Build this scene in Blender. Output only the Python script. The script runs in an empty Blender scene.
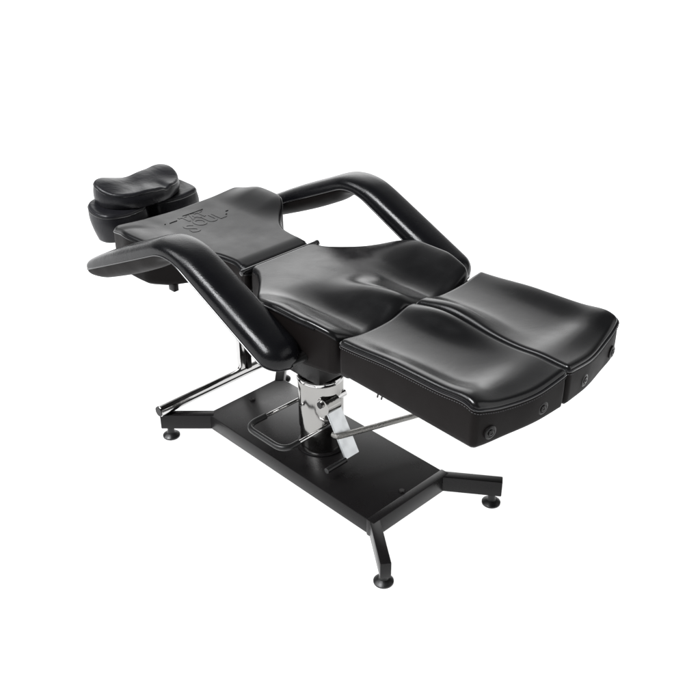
import bpy, bmesh, math, random
from mathutils import Vector, Matrix
random.seed(4)
S = bpy.context.scene
COL = S.collection
PI = math.pi

# ------------------------------------------------------------------ materials
def newmat(name):
    m = bpy.data.materials.new(name); m.use_nodes = True
    nt = m.node_tree
    return m, nt, nt.nodes['Principled BSDF']

def leather(name, base=(.011, .0105, .011), rough=.36, spec=.5, grain=.25, wrinkle=.25, wscale=9, sheen=0.0, gscale=520):
    m, nt, b = newmat(name)
    N, L = nt.nodes, nt.links
    b.inputs['Specular IOR Level'].default_value = spec
    tc = N.new('ShaderNodeTexCoord')
    # grain: fine voronoi cells
    vo = N.new('ShaderNodeTexVoronoi'); vo.inputs['Scale'].default_value = gscale
    vo.feature = 'SMOOTH_F1'
    L.new(tc.outputs['Object'], vo.inputs['Vector'])
    b1 = N.new('ShaderNodeBump'); b1.inputs['Strength'].default_value = grain; b1.inputs['Distance'].default_value = .0006
    L.new(vo.outputs['Distance'], b1.inputs['Height'])
    # wrinkles: soft large noise
    no = N.new('ShaderNodeTexNoise'); no.inputs['Scale'].default_value = wscale; no.inputs['Detail'].default_value = 4
    no.inputs['Roughness'].default_value = .55; no.inputs['Distortion'].default_value = .6
    L.new(tc.outputs['Object'], no.inputs['Vector'])
    b2 = N.new('ShaderNodeBump'); b2.inputs['Strength'].default_value = wrinkle; b2.inputs['Distance'].default_value = .01
    L.new(no.outputs['Fac'], b2.inputs['Height']); L.new(b1.outputs['Normal'], b2.inputs['Normal'])
    L.new(b2.outputs['Normal'], b.inputs['Normal'])
    # roughness variation
    n3 = N.new('ShaderNodeTexNoise'); n3.inputs['Scale'].default_value = 14; n3.inputs['Detail'].default_value = 6
    L.new(tc.outputs['Object'], n3.inputs['Vector'])
    mr = N.new('ShaderNodeMapRange'); mr.inputs[3].default_value = rough - .05; mr.inputs[4].default_value = rough + .06
    mr.inputs[1].default_value = .3; mr.inputs[2].default_value = .7
    L.new(n3.outputs['Fac'], mr.inputs[0]); L.new(mr.outputs[0], b.inputs['Roughness'])
    b.inputs['Base Color'].default_value = (*base, 1)
    return m

def paint(name, base, rough, spec=.5, bump=.1, scale=350):
    m, nt, b = newmat(name)
    N, L = nt.nodes, nt.links
    b.inputs['Base Color'].default_value = (*base, 1)
    b.inputs['Specular IOR Level'].default_value = spec
    tc = N.new('ShaderNodeTexCoord')
    no = N.new('ShaderNodeTexNoise'); no.inputs['Scale'].default_value = scale; no.inputs['Detail'].default_value = 3
    L.new(tc.outputs['Object'], no.inputs['Vector'])
    bu = N.new('ShaderNodeBump'); bu.inputs['Strength'].default_value = bump; bu.inputs['Distance'].default_value = .0006
    L.new(no.outputs['Fac'], bu.inputs['Height']); L.new(bu.outputs['Normal'], b.inputs['Normal'])
    n3 = N.new('ShaderNodeTexNoise'); n3.inputs['Scale'].default_value = 7; n3.inputs['Detail'].default_value = 7
    L.new(tc.outputs['Object'], n3.inputs['Vector'])
    mr = N.new('ShaderNodeMapRange'); mr.inputs[3].default_value = rough - .05; mr.inputs[4].default_value = rough + .07
    mr.inputs[1].default_value = .3; mr.inputs[2].default_value = .7
    L.new(n3.outputs['Fac'], mr.inputs[0]); L.new(mr.outputs[0], b.inputs['Roughness'])
    return m

def chrome(name, base=(.78, .77, .75), rough=.07, bump=.15, scale=22, stretch=1.0):
    m, nt, b = newmat(name)
    N, L = nt.nodes, nt.links
    b.inputs['Base Color'].default_value = (*base, 1); b.inputs['Metallic'].default_value = 1
    b.inputs['Roughness'].default_value = rough
    tc = N.new('ShaderNodeTexCoord')
    no = N.new('ShaderNodeTexNoise'); no.inputs['Scale'].default_value = scale; no.inputs['Detail'].default_value = 5
    mp = N.new('ShaderNodeMapping'); mp.inputs['Scale'].default_value = (1, 1, stretch)
    L.new(tc.outputs['Object'], mp.inputs['Vector']); L.new(mp.outputs[0], no.inputs['Vector'])
    sc_ = N.new('ShaderNodeTexNoise'); sc_.inputs['Scale'].default_value = 35; sc_.inputs['Detail'].default_value = 8
    L.new(mp.outputs[0], sc_.inputs['Vector'])
    rr_ = N.new('ShaderNodeMapRange'); rr_.inputs[1].default_value = .4; rr_.inputs[2].default_value = .75
    rr_.inputs[3].default_value = rough; rr_.inputs[4].default_value = rough + .12
    L.new(sc_.outputs['Fac'], rr_.inputs[0]); L.new(rr_.outputs[0], b.inputs['Roughness'])
    bu = N.new('ShaderNodeBump'); bu.inputs['Strength'].default_value = bump; bu.inputs['Distance'].default_value = .003
    L.new(no.outputs['Fac'], bu.inputs['Height']); L.new(bu.outputs['Normal'], b.inputs['Normal'])
    return m

M_SEAT = leather('black_vinyl_seat', base=(.005, .005, .0053), spec=.36, rough=.22, grain=.14, wrinkle=.07, wscale=7)
M_BACK = leather('black_vinyl_back', base=(.005, .005, .0055), spec=.21, rough=.32, grain=.10, wrinkle=.05, wscale=6)
M_ARM = leather('black_vinyl_arm', base=(.0035, .0036, .0044), spec=.25, rough=.23, grain=.42, wrinkle=.06, wscale=14, gscale=330)
M_HEAD = leather('black_vinyl_head', base=(.010, .010, .012), spec=.30, rough=.36, grain=.12, wrinkle=.45, wscale=9)
M_SIDE = leather('black_vinyl_side', base=(.0062, .0050, .0048), rough=.5, spec=.07, grain=.15, wrinkle=.08, wscale=8)
M_PIPE = leather('black_vinyl_piping', base=(.010, .010, .011), spec=.6, rough=.18, grain=.0, wrinkle=0)
M_UNDER = paint('black_underside_cloth', (.010, .0095, .009), .75, .1, .3, 500)
M_THREAD = paint('dark_grey_thread', (.05, .05, .052), .6, .3, .3, 900)
M_STEEL = paint('black_powder_coat', (.0065, .006, .0062), .27, .20, .12, 420)
M_STEELS = paint('black_gloss_steel', (.007, .0063, .0063), .28, .2, .08, 420)
M_RUBBER = paint('black_rubber', (.008, .008, .008), .34, .35, .5, 250)
M_CHROME = chrome('chrome', (.55, .545, .54))
M_CHROME2 = chrome('worn_chrome', (.31, .305, .295), .09, .8, 22, .22)
M_PLATE = chrome('zinc_plate', (.66, .68, .69), .38, .05, 60)
M_ROD = chrome('knurled_rod', (.30, .295, .28), .3, 1.0, 260)

# ------------------------------------------------------------------ helpers
def link(name, me, mat, parent=None, smooth=True, auto=None):
    mats = mat if isinstance(mat, (list, tuple)) else [mat]
    for m_ in mats: me.materials.append(m_)
    if smooth:
        for p in me.polygons: p.use_smooth = True
    o = bpy.data.objects.new(name, me); COL.objects.link(o)
    if parent is not None: o.parent = parent
    if auto is not None:
        me.set_sharp_from_angle(angle=math.radians(auto))
    return o

def bm_obj(name, bm, mat, parent=None, smooth=True, auto=35):
    bmesh.ops.recalc_face_normals(bm, faces=bm.faces)
    me = bpy.data.meshes.new(name); bm.to_mesh(me); bm.free()
    return link(name, me, mat, parent, smooth, auto)

def tube(bm, pts, r, n=16, closed=False, cap=True, mi=0, round_cap=0):
    """tube along pts; r number or list"""
    pts = [Vector(p) for p in pts]; m = len(pts)
    rs = r if isinstance(r, (list, tuple)) else [r] * m
    rings = []; prev = None
    for i, p in enumerate(pts):
        if closed: t = pts[(i + 1) % m] - pts[i - 1]
        elif i == 0: t = pts[1] - p
        elif i == m - 1: t = p - pts[-2]
        else: t = (pts[i + 1] - p).normalized() + (p - pts[i - 1]).normalized()
        t.normalize()
        if prev is None:
            a = Vector((0, 0, 1)) if abs(t.z) < .9 else Vector((1, 0, 0))
            u = t.cross(a).normalized()
        else:
            u = (prev - t * prev.dot(t)).normalized()
        prev = u; v = t.cross(u)
        rings.append([bm.verts.new(p + (u * math.cos(2 * PI * k / n) + v * math.sin(2 * PI * k / n)) * rs[i]) for k in range(n)])
    for i in range(m if closed else m - 1):
        A, B = rings[i], rings[(i + 1) % m]
        for k in range(n):
            f = bm.faces.new((A[k], A[(k + 1) % n], B[(k + 1) % n], B[k])); f.material_index = mi
    if cap and not closed:
        f = bm.faces.new(rings[0][::-1]); f.material_index = mi
        f = bm.faces.new(rings[-1]); f.material_index = mi
    return rings

def fillet(pts, r, n=6):
    """round the corners of a polyline"""
    pts = [Vector(p) for p in pts]; out = [pts[0]]
    for i in range(1, len(pts) - 1):
        p, a, b = pts[i], pts[i - 1], pts[i + 1]
        da, db = (a - p), (b - p)
        rr = min(r, da.length * .49, db.length * .49)
        s, e = p + da.normalized() * rr, p + db.normalized() * rr
        for k in range(n + 1):
            t = k / n
            out.append(s * (1 - t) ** 2 + p * 2 * t * (1 - t) + e * t ** 2)
    out.append(pts[-1]); return out

def resample(pts, step):
    pts = [Vector(p) for p in pts]; L = [0]
    for i in range(1, len(pts)): L.append(L[-1] + (pts[i] - pts[i - 1]).length)
    n = max(2, int(L[-1] / step)); out = []; j = 0
    for k in range(n + 1):
        s = L[-1] * k / n
        while j < len(L) - 2 and L[j + 1] < s: j += 1
        t = (s - L[j]) / max(1e-9, L[j + 1] - L[j]); out.append(pts[j].lerp(pts[j + 1], min(1, t)))
    return out

def box(bm, x0, x1, y0, y1, z0, z1, bev=0.0, seg=2, mat=None, mi=0):
    vs = [bm.verts.new(p) for p in [(x0,y0,z0),(x1,y0,z0),(x1,y1,z0),(x0,y1,z0),(x0,y0,z1),(x1,y0,z1),(x1,y1,z1),(x0,y1,z1)]]
    fs = [bm.faces.new([vs[i] for i in q]) for q in [(3,2,1,0),(4,5,6,7),(0,1,5,4),(1,2,6,5),(2,3,7,6),(3,0,4,7)]]
    for f in fs: f.material_index = mi
    if mat is not None: bmesh.ops.transform(bm, matrix=mat, verts=vs)
    if bev:
        es = list({e for f in fs for e in f.edges})
        bmesh.ops.bevel(bm, geom=es, offset=bev, segments=seg, profile=.5, affect='EDGES')

def prism(bm, poly, z0, z1, bev=0, seg=2):
    """poly: list of (x,y); extruded z0..z1 (z may be callables)"""
    zf0 = z0 if callable(z0) else (lambda x, y: z0)
    zf1 = z1 if callable(z1) else (lambda x, y: z1)
    lo = [bm.verts.new((x, y, zf0(x, y))) for x, y in poly]; hi = [bm.verts.new((x, y, zf1(x, y))) for x, y in poly]
    n = len(poly); fs = [bm.faces.new(lo[::-1]), bm.faces.new(hi)]
    for i in range(n): fs.append(bm.faces.new((lo[i], lo[(i+1) % n], hi[(i+1) % n], hi[i])))
    if bev:
        es = list({e for f in fs for e in f.edges})
        bmesh.ops.bevel(bm, geom=es, offset=bev, segments=seg, profile=.5, affect='EDGES')

def lathe(bm, prof, n=32, M=None, mi=0):
    rings = []; new = []
    for r, z in prof:
        ring = [bm.verts.new((r * math.cos(2*PI*k/n), r * math.sin(2*PI*k/n), z)) for k in range(n)]
        rings.append(ring); new += ring
    for A, B in zip(rings, rings[1:]):
        for k in range(n):
            f = bm.faces.new((A[k], A[(k+1) % n], B[(k+1) % n], B[k])); f.material_index = mi
    f = bm.faces.new(rings[0][::-1]); f.material_index = mi
    f = bm.faces.new(rings[-1]); f.material_index = mi
    if M is not None: bmesh.ops.transform(bm, matrix=M, verts=new)

def interp(tab, x):
    """smooth (Catmull-Rom, monotone-ish) table interpolation"""
    if x <= tab[0][0]: return tab[0][1]
    if x >= tab[-1][0]: return tab[-1][1]
    for i in range(len(tab) - 1):
        if tab[i][0] <= x <= tab[i+1][0]: break
    x0, y0 = tab[i]; x1, y1 = tab[i+1]; h = x1 - x0
    def slope(j):
        if j == 0: return (tab[1][1]-tab[0][1])/(tab[1][0]-tab[0][0])
        if j == len(tab)-1: return (tab[-1][1]-tab[-2][1])/(tab[-1][0]-tab[-2][0])
        a = (tab[j][1]-tab[j-1][1])/(tab[j][0]-tab[j-1][0]); b = (tab[j+1][1]-tab[j][1])/(tab[j+1][0]-tab[j][0])
        return 0 if a*b <= 0 else 2*a*b/(a+b)
    t = (x-x0)/h; m0, m1 = slope(i)*h, slope(i+1)*h
    return (2*t**3-3*t*t+1)*y0+(t**3-2*t*t+t)*m0+(-2*t**3+3*t*t)*y1+(t**3-t*t)*m1

def sstep(a, b, x):
    t = max(0, min(1, (x-a)/(b-a))); return t*t*(3-2*t)
def gauss(x, s): return math.exp(-(x/s)**2)

def cushion(name, X0, X1, YL, YR, top, bot, rt, rc, parent, mats, bulge=.004, rb=.012, NU=90, NV=70, wall=12):
    """Upholstered block. X0(v),X1(v) end curves, YL(x),YR(x) side curves; rt = (x0, x1, yl, yr) top roll radii;
    rc plan corner radius; material 0 = top, 1 = wall.  Returns (obj, seam polyline, wall function)."""
    bm = bmesh.new()
    def spaced(n, L, r):
        # parameters denser near both ends
        out = []
        for i in range(n + 1):
            t = i / n; e = .5 - .5 * math.cos(PI * t); out.append(.35 * t + .65 * e)
        return out
    us, vs = spaced(NU, 1, 0), spaced(NV, 1, 0)
    xa, xb = X0(.5), X1(.5)
    def plan(u, v):
        xn = xa + (xb - xa) * u
        x = X0(v) + (X1(v) - X0(v)) * u
        y = YL(xn) + (YR(xn) - YL(xn)) * v
        W = YR(xn) - YL(xn); Lx = X1(v) - X0(v)
        dx0, dx1, dyl, dyr = u * Lx, (1-u) * Lx, v * W, (1-v) * W
        dx, dy = min(dx0, dx1), min(dyl, dyr)
        sx = 1 if dx1 < dx0 else -1; sy = 1 if dyr < dyl else -1
        if dx < rc and dy < rc and rc > 0:
            px, py = rc - dx, rc - dy; mx = max(px, py); l = math.hypot(px, py)
            qx, qy = (px * mx / l, py * mx / l) if l > 1e-9 else (0, 0)
            x -= sx * (px - qx); y -= sy * (py - qy)
            # distance to boundary inside the corner
            dd = rc - mx
            ddx = dd if dx < rc else dx; ddy = dd if dy < rc else dy
            dx0 = dd if sx < 0 else dx0; dx1 = dd if sx > 0 else dx1
            dyl = dd if sy < 0 else dyl; dyr = dd if sy > 0 else dyr
        return x, y, dx0, dx1, dyl, dyr
    def drop(d, r):
        if r <= 0 or d >= r: return 0
        return r - math.sqrt(max(0, r*r - (r-d)**2))
    grid = []
    for u in us:
        row = []
        for v in vs:
            x, y, a, b, c, d = plan(u, v)
            ds = max(drop(a, rt[0]), drop(b, rt[1]), drop(c, rt[2]), drop(d, rt[3]))
            row.append(bm.verts.new((x, y, top(x, y) - ds)))
        grid.append(row)
    for i in range(NU):
        for j in range(NV):
            f = bm.faces.new((grid[i][j], grid[i+1][j], grid[i+1][j+1], grid[i][j+1])); f.material_index = 0
    # perimeter: yl side (u up), x1 end, yr side (u down), x0 end
    per = [grid[i][0] for i in range(NU)] + [grid[NU][j] for j in range(NV)] + [grid[i][NV] for i in range(NU, 0, -1)] + [grid[0][j] for j in range(NV, 0, -1)]
    n = len(per); P0 = [v.co.copy() for v in per]
    nor = []
    for k in range(n):
        t = P0[(k+1) % n] - P0[k-1]; t.z = 0; t.normalize(); nor.append(Vector((t.y, -t.x, 0)))
    prev = per; rings = []
    for w in range(1, wall + 1):
        s = w / wall
        ring = []
        for k in range(n):
            zt, zb = P0[k].z, bot(P0[k].x, P0[k].y)
            z = zt + (zb - zt) * s
            off = bulge * math.sin(PI * min(1, s * 1.02)) ** .7 if s < 1 else 0
            dz = z - zb
            if dz < rb: off -= rb - math.sqrt(max(0, rb*rb - (rb-dz)**2))
            p = P0[k] + nor[k] * off
            ring.append(bm.verts.new((p.x, p.y, z)))
        for k in range(n):
            f = bm.faces.new((prev[(k+1) % n], prev[k], ring[k], ring[(k+1) % n])); f.material_index = 1
        prev = ring
    f = bm.faces.new(prev[::-1]); f.material_index = 1
    bmesh.ops.recalc_face_normals(bm, faces=bm.faces)
    me = bpy.data.meshes.new(name); bm.to_mesh(me); bm.free()
    o = link(name, me, mats, parent, True, None)
    me.set_sharp_from_angle(angle=math.radians(70))
    seam = [P0[k] + nor[k] * .001 for k in range(n)]
    return o, seam, nor

def piping(name, pts, r, parent, closed=False, mat=None):
    bm = bmesh.new(); q = resample(pts + ([pts[0]] if closed else []), .008)
    if closed: q = q[:-1]
    tube(bm, q, r, 8, closed=closed)
    return bm_obj(name, bm, mat or M_PIPE, parent)

def stitches(name, pts, parent, step=.0075, ln=.0045, r=.0009):
    bm = bmesh.new(); q = resample(pts, step)
    for a, b in zip(q, q[1:]):
        d = (b - a).normalized() * ln
        tube(bm, [a, a + d], r, 5)
    return bm_obj(name, bm, M_THREAD, parent)

# ------------------------------------------------------------------ the thing
chair = bpy.data.objects.new('tattoo_chair', None); COL.objects.link(chair)
chair['label'] = 'reclined black leather treatment chair with padded armrests on a low black steel base'
chair['category'] = 'chair'

# ---------------- base
ZP = .118
FZ = .020   # top of the floor under the feet
bm = bmesh.new()
# pan: folded sheet with dropped skirts
pan = [(-.405,-.170),(.405,-.170),(.405,.170),(-.405,.170)]
prism(bm, pan, .062, ZP, .005, 2)
base = bm_obj('base_plate', bm, M_STEEL, chair)
bm = bmesh.new()
box(bm, .377, .4075, -.1725, .1725, .0595, .1205, .003)
bm_obj('end_rail', bm, M_STEEL, base)
for bx_ in (-.36, .362):
    bm = bmesh.new()
    lathe(bm, [(.0, 0), (.0105, 0), (.0105, .002), (.008, .0055), (.0, .0065)][1:4], 20, Matrix.Translation((bx_, 0, ZP + .0003)))
    bm_obj('bolt', bm, M_STEELS, base)

def base_leg(sx, sy):
    # square tube running out diagonally from the corner of the plate
    if sx > 0: a, b = Vector((.388, .150*sy, 0)), Vector((.548, .268*sy, 0))
    else: a, b = Vector((-.388, .150*sy, 0)), Vector((-.520, .283*sy, 0))
    d = (b - a).normalized(); n = Vector((-d.y, d.x, 0))
    hw = .0165
    bm = bmesh.new()
    P = [a - n*hw, b - n*hw, b + n*hw, a + n*hw]
    prism(bm, [(p.x, p.y) for p in P], .0625, .1195, .003, 2)
    leg = bm_obj('leg', bm, M_STEEL, chair)
    g = b - d * .03
    bm = bmesh.new()
    lathe(bm, [(.027, 0), (.030, .003), (.030, .008), (.024, .0135), (.015, .018), (.012, .024), (.012, .0425)], 28, Matrix.Translation((g.x, g.y, FZ)))
    bm_obj('levelling_foot', bm, M_RUBBER, leg)
for sx in (-1, 1):
    for sy in (-1, 1): base_leg(sx, sy)

# cross tube lying over the head-end legs, with its post
bm = bmesh.new()
R = .0205
tube(bm, [(-.503, -.298, .1405), (-.503, .298, .1405)], R, 32)
bmesh.ops.bevel(bm, geom=[e for e in bm.edges if len(e.link_faces) == 2 and any(len(f.verts) > 8 for f in e.link_faces)], offset=.002, segments=2, affect='EDGES')
cross = bm_obj('cross_tube', bm, M_CHROME, chair)
for sy in (-1, 1):
    bm = bmesh.new(); tube(bm, [(-.503, .2978*sy, .1405), (-.503, .3005*sy, .1405)], .0180, 28)
    bm_obj('end_cap', bm, M_STEELS, cross)  # black cap put in for the dark reflection on the tube end
bm = bmesh.new()
box(bm, -.512, -.490, .056, .082, .158, .50, .003)
post = bm_obj('support_post', bm, M_CHROME, chair)
bm = bmesh.new()
box(bm, -.510, -.484, .0845, .104, .1535, .645, .002)
bm_obj('post_sleeve', bm, M_STEELS, post)

# ---------------- hydraulic pump
bm = bmesh.new()
lathe(bm, [(.066, ZP+.0005), (.070, ZP + .004), (.070, .200), (.0735, .203), (.0735, .388), (.071, .393), (.064, .395)], 64)
pump = bm_obj('pump_column', bm, M_CHROME2, chair, True, 30)
bm = bmesh.new()
lathe(bm, [(.0755, .380), (.077, .383), (.077, .392), (.074, .396), (.05, .398)], 64)
bm_obj('pump_collar', bm, M_CHROME, pump)
bm = bmesh.new()
lathe(bm, [(.046, .396), (.046, .56)], 40)
bm_obj('piston', bm, M_CHROME, pump)
bm = bmesh.new()
lathe(bm, [(.083, ZP + .0005), (.083, ZP + .004), (.080, ZP + .006), (.0705, ZP + .006)], 64)
bm_obj('pump_flange', bm, M_STEEL, pump)

# foot pedal loop (chrome rod, black rubber sleeve)
zl = .246
loop = fillet([(-.100, .0, zl), (-.105, -.232, zl), (.080, -.232, zl), (.078, -.02, zl)], .045, 8)
lp = resample(loop, .006)
bm = bmesh.new(); tube(bm, lp, .0062, 12)
pedal = bm_obj('pump_pedal', bm, M_CHROME, chair)
bm = bmesh.new()
sl = [p for p in lp if p.y < -.150 and not (p.x > .05 and p.y > -.17)]
tube(bm, sl, .0100, 14)
bm_obj('pedal_grip', bm, M_RUBBER, pedal)

# pedal bracket on the foot side: pivot tube, sloping flat bar, peg, rod
br = bpy.data.objects.new
bm = bmesh.new()
tube(bm, [(.062, -.062, .325), (.062, .045, .325)], .0125, 20)
lever = bm_obj('release_lever', bm, M_CHROME, chair)
bm = bmesh.new()
tube(bm, [(.070, -.058, .318), (.070, -.002, .318)], .027, 32)
bm_obj('pivot_boss', bm, M_CHROME2, lever)
bm = bmesh.new()
tube(bm, [(.062, -.0618, .325), (.062, -.0645, .325)], .0115, 20)
bm_obj('end_cap', bm, M_STEELS, lever)
# flat bar
bm = bmesh.new()
A = Vector((.078, 0, .315)); B = Vector((.168, 0, .165)); d = (B - A).normalized(); nn = Vector((-d.z, 0, d.x))
if nn.z < 0: nn = -nn
hw = .030; th = .0035
vs = []
for p in (A, B):
    for y in (-.055, .005):
        for s in (-1, 1):
            vs.append(bm.verts.new(p + Vector((0, y, 0)) + nn * th * s))
bmesh.ops.convex_hull(bm, input=vs)
bmesh.ops.bevel(bm, geom=[e for e in bm.edges], offset=.0012, segments=2, affect='EDGES')
bm_obj('lever_plate', bm, M_PLATE, lever)
bm = bmesh.new()
tube(bm, [(.166, -.052, .163), (.166, -.135, .163)], [.0095, .0095], 18)
bm_obj('pedal_peg', bm, M_RUBBER, lever)
bm = bmesh.new()
rod = fillet([(.112, -.052, .233), (.132, -.056, .236), (.235, .31, .215)], .02, 6)
tube(bm, resample(rod, .01), .0096, 16)
bm_obj('lever_rod', bm, M_ROD, lever)

# ---------------- seat
ES = [(-.165,.130),(-.125,.138),(-.08,.165),(-.02,.216),(.02,.252),(.07,.283),(.15,.300),(.25,.300),(.31,.290),(.36,.278)]
def seat_top(x, y):
    a = abs(y); t = sstep(-.05, .30, x)
    z = .752 + .012 * sstep(-.16, .1, x)
    z += .040 * sstep(.17, .30, a) * sstep(-.06, .16, x) * (1 - .35*sstep(.25, .38, x))  # wings
    z -= .026 * gauss(a - .135, .06) * sstep(.02, .25, x)                      # thigh dips
    z += .030 * gauss(y + .008, .052) * sstep(.08, .30, x) * (1 - .4*sstep(.30, .38, x))  # pommel
    d = .362 - x
    if d < .04: z -= .024*(1 - math.sqrt(max(0, 1 - (1 - max(0, d)/.04)**2)))
    return z
seat_bot = lambda x, y: .655
seat, seam, nor = cushion('seat', lambda v: -.168, lambda v: .356 + .016*math.sin(PI*v), lambda x: -interp(ES, x), lambda x: interp(ES, x),
               seat_top, seat_bot, (.012, .014, .014, .014), .022, chair, [M_SEAT, M_SIDE], bulge=.002, NU=110, NV=100)
def part_of(seam, test): return [p for p in seam if test(p)]
for sy in (-1, 1):
    pts = sorted([p for p in seam if p.y*sy > .2 and -.0 < p.x < .30], key=lambda p: p.x)
    piping('piping', [p + Vector((0, sy*.001, 0)) for p in pts], .0028, seat)
bm = bmesh.new()
box(bm, -.13, .33, -.20, .20, .600, .6535, .01)
bm_obj('seat_pan', bm, M_STEELS, seat)
bm = bmesh.new()
box(bm, -.085, .16, -.115, .115, .53, .5995, .012)
box(bm, -.075, .075, -.075, .075, .403, .5295, .01)
bm_obj('pump_mount', bm, M_STEELS, seat)

# ---------------- backrest
EB = [(-.715,.262),(-.66,.275),(-.58,.290),(-.51,.286),(-.45,.250),(-.40,.198),(-.35,.158),(-.30,.138),(-.24,.132),(-.195,.138),(-.17,.146)]
def back_top(x, y):
    a = abs(y)
    z = .750 - .010*sstep(-.5, -.72, x)*0
    z += .027 * sstep(.13, .27, a) * sstep(-.36, -.5, x) * (1 - .7*sstep(-.60, -.70, x))
    z -= .006 * gauss(a, .12) * sstep(-.2, -.45, x)
    z -= .012 * sstep(-.24, -.17, x)
    return z
back_bot = lambda x, y: .655 - .03*sstep(-.30, -.45, x)
back, bseam, bnor = cushion('backrest', lambda v: -.715, lambda v: -.178, lambda x: -interp(EB, x), lambda x: interp(EB, x),
               back_top, back_bot, (.014, .02, .012, .012), .026, chair, [M_BACK, M_SIDE], bulge=.002, NU=110, NV=80)
piping('piping', bseam, .0020, back, closed=True)
bm = bmesh.new()
box(bm, -.60, -.2, -.12, .12, .60, .6235, .006)
bm_obj('back_frame', bm, M_STEELS, back)
bm = bmesh.new()
box(bm, -.462, -.432, -.232, -.212, .604, .6325, .003)
bm_obj('frame_tab', bm, M_STEELS, back)

# hinge strap between backrest and seat
bm = bmesh.new()
tube(bm, [(-.173, -.150, .740), (-.173, .150, .740)], .0070, 14)
hinge = bm_obj('hinge_bar', bm, M_PIPE, chair)
for sy in (-1, 1):
    bm = bmesh.new()
    lathe(bm, [(.006, -.004), (.0095, -.002), (.0095, .005), (.006, .007)], 20, Matrix.Translation((-.173, sy*.153, .738)) @ Matrix.Rotation(-sy*PI/2, 4, 'X'))
    bm_obj('end_cap', bm, M_PIPE, hinge)

# embossed lettering on the backrest
def text_mesh(s, size, sx=1.0, spacing=1.0):
    cu = bpy.data.curves.new('lettering', 'FONT'); cu.body = s; cu.size = size; cu.extrude = .0001; cu.bevel_depth = .0007; cu.bevel_resolution = 2
    cu.align_x = 'CENTER'; cu.space_character = spacing; cu.offset = .0012
    o = bpy.data.objects.new('tmp', cu); COL.objects.link(o)
    dg = bpy.context.evaluated_depsgraph_get(); me = bpy.data.meshes.new_from_object(o.evaluated_get(dg))
    bpy.data.objects.remove(o)
    return me
def place_text(me, X, Y, sx=1):
    for v in me.vertices:
        tx, ty, tz = v.co
        x = X - ty; y = Y + tx*sx
        v.co = (x, y, back_top(x, y) + .0002 + tz)
LOGO = bmesh.new()
for s, size, X, Y, sx in [('TAT', .066, -.592, -.006, .76), ('S', .100, -.502, -.070, .90), ('OUL', .076, -.535, .016, .76)]:
    me = text_mesh(s, size); place_text(me, X, Y, sx); LOGO.from_mesh(me); bpy.data.meshes.remove(me)
def bar(x0, x1, y0, y1):
    n = 8
    pts = [(x0 + (x1-x0)*i/n, y0 + (y1-y0)*i/n) for i in range(n+1)]
    tube(LOGO, [(x, y, back_top(x, y) + .0004) for x, y in pts], .0016, 8)
bar(-.643, -.643, -.030, .055); bar(-.618, -.622, -.100, -.068); bar(-.620, -.620, -.119, -.115)
bar(-.550, -.550, .082, .088); bar(-.570, -.570, .098, .108)
bm_obj('embossed_lettering', LOGO, M_BACK, back, True, 50)

# ---------------- leg rests (two pads)
def legpad(sy):
    YI = lambda x: .0048
    YO = lambda x: interp([(.38,.287),(.55,.290),(.87,.298)], x)
    def top(x, y):
        s = abs(y)/.30; t = (x-.40)/.47
        z = .785 + .013*t
        z -= .014*math.sin(PI*min(1, max(0, s)))**1.3 * (.6+.4*t)
        z += .030*gauss(s-.10, .14)*gauss(t-.22, .26)
        z += .016*gauss(s-.93, .15)*(.4+.6*sstep(0,.4,t))*(1 - sstep(.85, 1, t))
        z += .011*gauss(t-.84, .10)*(.35+.65*gauss(s-.62,.34))
        return z
    X1 = lambda s: interp([(0,.882),(.3,.877),(.7,.856),(.88,.846),(1,.836)], s)
    if sy > 0: a = (lambda v: .384, lambda v: X1(v), YI, YO)
    else: a = (lambda v: .384, lambda v: X1(1-v), lambda x: -YO(x), lambda x: -YI(x))
    rt = (.014, .014, .013, .013)
    o, sm, nr = cushion('leg_rest', *a, top, lambda x, y: .684, rt, .012, chair, [M_SEAT, M_SIDE], bulge=.0025, rb=.006, NU=90, NV=64)
    off = [p + n*.0012 for p, n in zip(sm, nr)]
    piping('piping', off, .0030, o, closed=True)
    st = [p + n*.0028 - Vector((0, 0, .0085)) for p, n in zip(sm, nr)]
    stitches('stitching', st + [st[0]], o)
    # snap buttons on the foot-end face
    for by, bx_ in ((.257, .851), (.089, .877)):
        n = Vector((1, .14*sy if by < .1 else .16*sy, 0)).normalized()
        q = Vector((0, 0, 1)).rotation_difference(n).to_matrix().to_4x4()
        bm = bmesh.new()
        lathe(bm, [(.0175, -.006), (.0175, .0008), (.0150, .0024), (.0120, .0024), (.0105, .0010), (.0085, .0010), (.0080, .0038), (.0045, .0045), (.003, .003)], 28,
              Matrix.Translation((bx_ + .0015, by*sy, .722)) @ q)
        bm_obj('snap_button', bm, M_STEELS, o)
    if sy < 0:
        for k in (0, 1):
            bm = bmesh.new()
            tube(bm, [(.505 + k*.014, -.262, .6835), (.498 + k*.014, -.262, .655)], .0022, 8)
            bm_obj('fixing_screw', bm, M_STEELS, o)
    bm = bmesh.new()
    box(bm, .37, .62, min(.06*sy, .14*sy), max(.06*sy, .14*sy), .655, .6835, .004)
    bm_obj('leg_rest_arm', bm, M_STEELS, o)
    return o
for sy in (-1, 1): legpad(sy)

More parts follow.
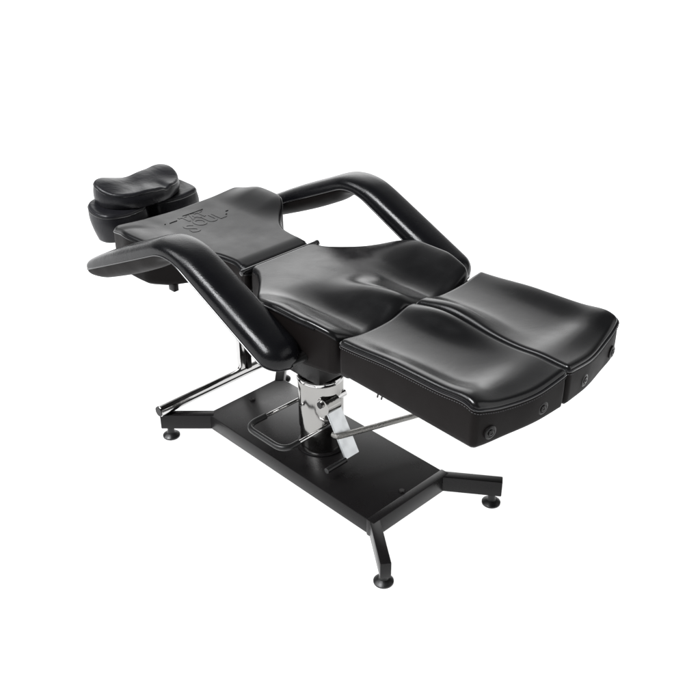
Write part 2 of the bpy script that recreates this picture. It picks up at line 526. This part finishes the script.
# ---------------- armrests
def armrest(sy):
    ctl = [(-.700, .652), (-.60, .700), (-.45, .772), (-.235, .868), (-.165, .885), (-.09, .853), (.07, .775), (.245, .694)]
    # round the bend, then resample
    path = fillet([(-.683, 0, .657), (-.172, 0, .892), (.272, 0, .684)], .075, 16)
    path = resample(path, .008)
    L = [0]
    for a, b in zip(path, path[1:]): L.append(L[-1] + (b-a).length)
    T = L[-1]; bm = bmesh.new(); n = 44; rings = []; seamA = []; seamB = []
    for i, p in enumerate(path):
        t = (path[min(i+1, len(path)-1)] - path[max(i-1, 0)]).normalized()
        nn = Vector((-t.z, 0, t.x)); nn = nn if nn.z > 0 else -nn
        s = L[i]; e = T - s
        # half width and half heights along the length
        w = interp([(0,.043),(.10,.050),(.30,.056),(.55,.060),(.8,.062),(1.1,.064)], s)
        hu = interp([(0,.024),(.10,.033),(.30,.040),(.47,.040),(.56,.036),(.66,.043),(.8,.046),(1.1,.050)], s)
        hl = interp([(0,.012),(.06,.036),(.12,.046),(.30,.050),(.44,.046),(.57,.018),(1.1,.016)], s)
        k0 = math.sqrt(max(0, 1 - (max(0, .045 - s)/.045)**2)) if s < .045 else 1
        k1 = math.sqrt(max(0, 1 - (max(0, .062 - e)/.062)**2)) if e < .062 else 1
        k = max(.02, min(k0, k1))
        ring = []
        for j in range(n):
            a = 2*PI*j/n; ca, sa = math.cos(a), math.sin(a)
            ex = 2/2.6
            y = w * k * math.copysign(abs(ca)**ex, ca)
            z = (hu if sa > 0 else hl) * k * math.copysign(abs(sa)**ex, sa)
            ring.append(bm.verts.new(p + nn*z + Vector((0, sy*.360 + y, 0))))
        rings.append(ring)
        ko = w*k + .0006
        seamA.append(p + Vector((0, sy*.360 + ko, 0)) - nn*.001)
        seamB.append(p + Vector((0, sy*.360 - ko, 0)) - nn*.001)
    for A, B in zip(rings, rings[1:]):
        for j in range(n):
            f = bm.faces.new((A[j], A[(j+1) % n], B[(j+1) % n], B[j])); f.material_index = 0 if j < n//2 else 1
    f = bm.faces.new(rings[0][::-1]); f = bm.faces.new(rings[-1])
    o = bm_obj('armrest', bm, [M_ARM, M_SIDE], chair, True, 80)
    piping('piping', seamA + seamB[::-1], .0022, o, closed=True)
    # bracket that carries the armrest off the side of the seat
    bm = bmesh.new()
    box(bm, .12, .27, min(.285*sy, .330*sy), max(.285*sy, .330*sy), .675, .705, .010, 3)
    bm_obj('armrest_bracket', bm, M_STEELS, o)
    bm = bmesh.new()
    tube(bm, [(.262, .298*sy, .690), (.262, .350*sy, .690)], .012, 22)
    bm_obj('pivot_knob', bm, M_RUBBER, o)
    return o
for sy in (-1, 1): armrest(sy)

# ---------------- headrest: lower cushion with a notch, pillow on top
def blob(name, outline, ztop, zbot, parent, mat, r=.03, rings_in=16, bulge=.006, taper=0):
    """pillow from a closed plan outline: concentric rings to a centre, roll-over top edge, side wall, bottom"""
    pts = [Vector((x, y, 0)) for x, y in outline]; n = len(pts)
    c = sum(pts, Vector())/n
    bm = bmesh.new(); rr = []
    nor = []
    for k in range(n):
        t = pts[(k+1) % n] - pts[k-1]; t.normalize(); nor.append(Vector((t.y, -t.x, 0)))
    wall = 14; prev = None; first = None; seam = []
    # from bottom up
    for w in range(wall+1):
        s = w/wall; ring = []
        for k in range(n):
            p = pts[k]; zt, zb = ztop(p.x, p.y) - r, zbot(p.x, p.y)
            off = bulge*math.sin(PI*s) - taper*(1-s)**1.4*sstep(-.90, -1.0, p.x)
            q = p + nor[k]*off
            ring.append(bm.verts.new((q.x, q.y, zb + (zt-zb)*s)))
        if prev:
            for k in range(n): bm.faces.new((prev[k], prev[(k+1) % n], ring[(k+1) % n], ring[k]))
        else: first = ring
        prev = ring
    seam = [v.co.copy() for v in prev]
    ins = [r*(1-math.cos(a*PI/2/8)) for a in range(1, 9)]
    for i, d in enumerate(ins):
        ring = []
        for k in range(n):
            q = pts[k] - nor[k]*d
            zz = ztop(q.x, q.y) - r + math.sin((i+1)*PI/2/8)*r
            ring.append(bm.verts.new((q.x, q.y, zz)))
        for k in range(n): bm.faces.new((prev[k], prev[(k+1) % n], ring[(k+1) % n], ring[k]))
        prev = ring
    base_ = [v.co.copy() for v in prev]
    for i in range(1, rings_in):
        t = i/rings_in; ring = []
        for k in range(n):
            q = base_[k].lerp(Vector((c.x, c.y, 0)), t)
            ring.append(bm.verts.new((q.x, q.y, ztop(q.x, q.y))))
        for k in range(n): bm.faces.new((prev[k], prev[(k+1) % n], ring[(k+1) % n], ring[k]))
        prev = ring
    cv = bm.verts.new((c.x, c.y, ztop(c.x, c.y)))
    for k in range(n): bm.faces.new((prev[k], prev[(k+1) % n], cv))
    bm.faces.new(first[::-1])
    o = bm_obj(name, bm, mat, parent, True, 75)
    return o, seam

def smooth_closed(ctrl, m=12):
    out = []; n = len(ctrl)
    for i in range(n):
        p0, p1, p2, p3 = [Vector((*ctrl[(i+j-1) % n], 0)) for j in range(4)]
        for k in range(m):
            t = k/m
            q = .5*((2*p1)+(-p0+p2)*t+(2*p0-5*p1+4*p2-p3)*t*t+(-p0+3*p1-3*p2+p3)*t**3)
            out.append((q.x, q.y))
    return out
half = [(-.905,.0),(-.890,.016),(-.862,.036),(-.850,.085),(-.847,.135),(-.856,.178),(-.882,.200),(-.940,.203),(-.990,.186),(-1.018,.145),(-1.026,.075)]
ctrl = half + [(-1.028, 0)] + [(x, -y) for x, y in half[:0:-1]]
hz = lambda x, y: .722 + .014*sstep(-.92, -1.04, x) + .006*sstep(.1,.2,abs(y))
head, hseam = blob('headrest', smooth_closed(ctrl), hz, lambda x, y: .625, chair, M_HEAD, r=.012, bulge=.008, taper=.03)
piping('piping', hseam, .0022, head, closed=True)
bm = bmesh.new()
for sy in (-1, 1): tube(bm, [(-.70, .05*sy, .665), (-.90, .05*sy, .665)], .009, 14)
box(bm, -.95, -.72, -.07, .07, .640, .655, .003)
bm_obj('headrest_rods', bm, M_CHROME, head)

halfp = [(-.846,.0),(-.848,.04),(-.860,.085),(-.888,.128),(-.930,.156),(-.968,.160),(-1.000,.146),(-1.012,.112),(-1.004,.06)]
ctrlp = halfp + [(-.998, 0)] + [(x, -y) for x, y in halfp[:0:-1]]
def pz(x, y):
    z = .780 + .020*sstep(-.88, -.99, x)
    z -= .010*gauss(y + .02, .05)*sstep(-.87, -.95, x)
    z += .008*gauss(abs(y) - .125, .045)*sstep(-.90, -.97, x) - .010*sstep(0, .12, y)
    z -= .010*gauss(y - .055, .016)*sstep(-.92, -.86, x)
    z += .0025*math.sin(60*y + 25*x)*sstep(-.99, -.90, x)*gauss(y - .02, .08)
    return z
pil, pseam = blob('head_pillow', smooth_closed(ctrlp), pz, lambda x, y: .724, chair, M_HEAD, r=.009, bulge=.005)
piping('piping', pseam, .0018, pil, closed=True)

# ------------------------------------------------------------------ setting
bm = bmesh.new()
s_ = 60
vs = [bm.verts.new(p) for p in ((-s_, -s_, FZ), (s_, -s_, FZ), (s_, s_, FZ), (-s_, s_, FZ))]
bm.faces.new(vs)
# floor made translucent: part reflects, part passes the added fill below, hiding shadows
m, nt, b = newmat('translucent_floor'); N, L = nt.nodes, nt.links
N.remove(b)
df = N.new('ShaderNodeBsdfDiffuse'); tl = N.new('ShaderNodeBsdfTranslucent'); mx = N.new('ShaderNodeMixShader')
nz = N.new('ShaderNodeTexNoise'); nz.inputs['Scale'].default_value = 3
cr = N.new('ShaderNodeMapRange'); cr.inputs[3].default_value = .94; cr.inputs[4].default_value = .96
L.new(nz.outputs['Fac'], cr.inputs[0]); L.new(cr.outputs[0], df.inputs['Color']); L.new(cr.outputs[0], tl.inputs['Color'])
mx.inputs[0].default_value = .6
L.new(df.outputs[0], mx.inputs[1]); L.new(tl.outputs[0], mx.inputs[2]); L.new(mx.outputs[0], N['Material Output'].inputs['Surface'])
fl = bm_obj('floor', bm, m, None, False, None)
fl['kind'] = 'structure'

# ------------------------------------------------------------------ light
w = bpy.data.worlds.new('World'); S.world = w; w.use_nodes = True
nt = w.node_tree; N, L = nt.nodes, nt.links
bg = N['Background']
tc = N.new('ShaderNodeTexCoord')
nrm = N.new('ShaderNodeVectorMath'); nrm.operation = 'NORMALIZE'; L.new(tc.outputs['Generated'], nrm.inputs[0])
dp = N.new('ShaderNodeVectorMath'); dp.operation = 'DOT_PRODUCT'; dp.inputs[1].default_value = Vector((-.70, .66, .22)).normalized()
L.new(nrm.outputs[0], dp.inputs[0])
cr = N.new('ShaderNodeValToRGB'); el_ = cr.color_ramp.elements
cr.color_ramp.interpolation = 'EASE'
for k, (p_, v_) in enumerate([(.50, .08), (.93, .58), (1.0, 2.2)]):
    e_ = el_[k] if k < 2 else el_.new(p_)
    e_.position = p_; e_.color = (v_, v_, v_, 1)
L.new(dp.outputs['Value'], cr.inputs[0])
# second, smaller bright patch, added to the world light so lever_plate reflects white
d2 = N.new('ShaderNodeVectorMath'); d2.operation = 'DOT_PRODUCT'; d2.inputs[1].default_value = Vector((.735, .60, .30)).normalized()
L.new(nrm.outputs[0], d2.inputs[0])
m2 = N.new('ShaderNodeMapRange'); m2.interpolation_type = 'SMOOTHSTEP'
m2.inputs[1].default_value = .88; m2.inputs[2].default_value = .97; m2.inputs[3].default_value = 0; m2.inputs[4].default_value = 1.2
L.new(d2.outputs['Value'], m2.inputs[0])
ad = N.new('ShaderNodeMath'); ad.operation = 'ADD'; L.new(cr.outputs[0], ad.inputs[0]); L.new(m2.outputs[0], ad.inputs[1])
mr = ad
bg.inputs['Color'].default_value = (1, 1, 1, 1)
L.new(mr.outputs[0], bg.inputs['Strength'])

def lamp(name, direction, strength, angle, col=(1, 1, 1)):
    l = bpy.data.lights.new(name, 'SUN'); l.energy = strength; l.angle = math.radians(angle); l.color = col
    o = bpy.data.objects.new(name, l); COL.objects.link(o)
    o.rotation_euler = Vector(direction).normalized().to_track_quat('Z', 'Y').to_euler()
    o.location = Vector(direction)*4
lamp('key_light', (-.05, -.55, .82), 4.4, 23, (.97, .98, 1))
lamp('back_light', (-.70, .62, .42), .35, 44)
lamp('side_light', (-.50, -.55, .62), 1.5, 26, (.97, .98, 1))
lamp('under_floor_fill', (0, 0, -1), 5.1, 60)  # added unseen fill from below, keeps the floor white and shadowless

# ------------------------------------------------------------------ camera
f, d, az, el = 954.2132429669832, 2.944166322514349, 0.7900184192579822, 0.5364680699778146
tgt = Vector((0.1, 0.033504954897982955, 0.5038319198742993))
cdir = Vector((math.cos(el)*math.sin(az), -math.cos(el)*math.cos(az), math.sin(el)))
cam = bpy.data.cameras.new('camera'); co = bpy.data.objects.new('camera', cam); COL.objects.link(co)
co.location = tgt + cdir*d
co.rotation_euler = cdir.to_track_quat('Z', 'Y').to_euler()
cam.sensor_width = 36; cam.lens = f/700*36; cam.clip_end = 500
S.camera = co
S.view_settings.view_transform = 'Standard'; S.view_settings.look = 'None'; S.view_settings.gamma = 1
S.view_settings.exposure = 0
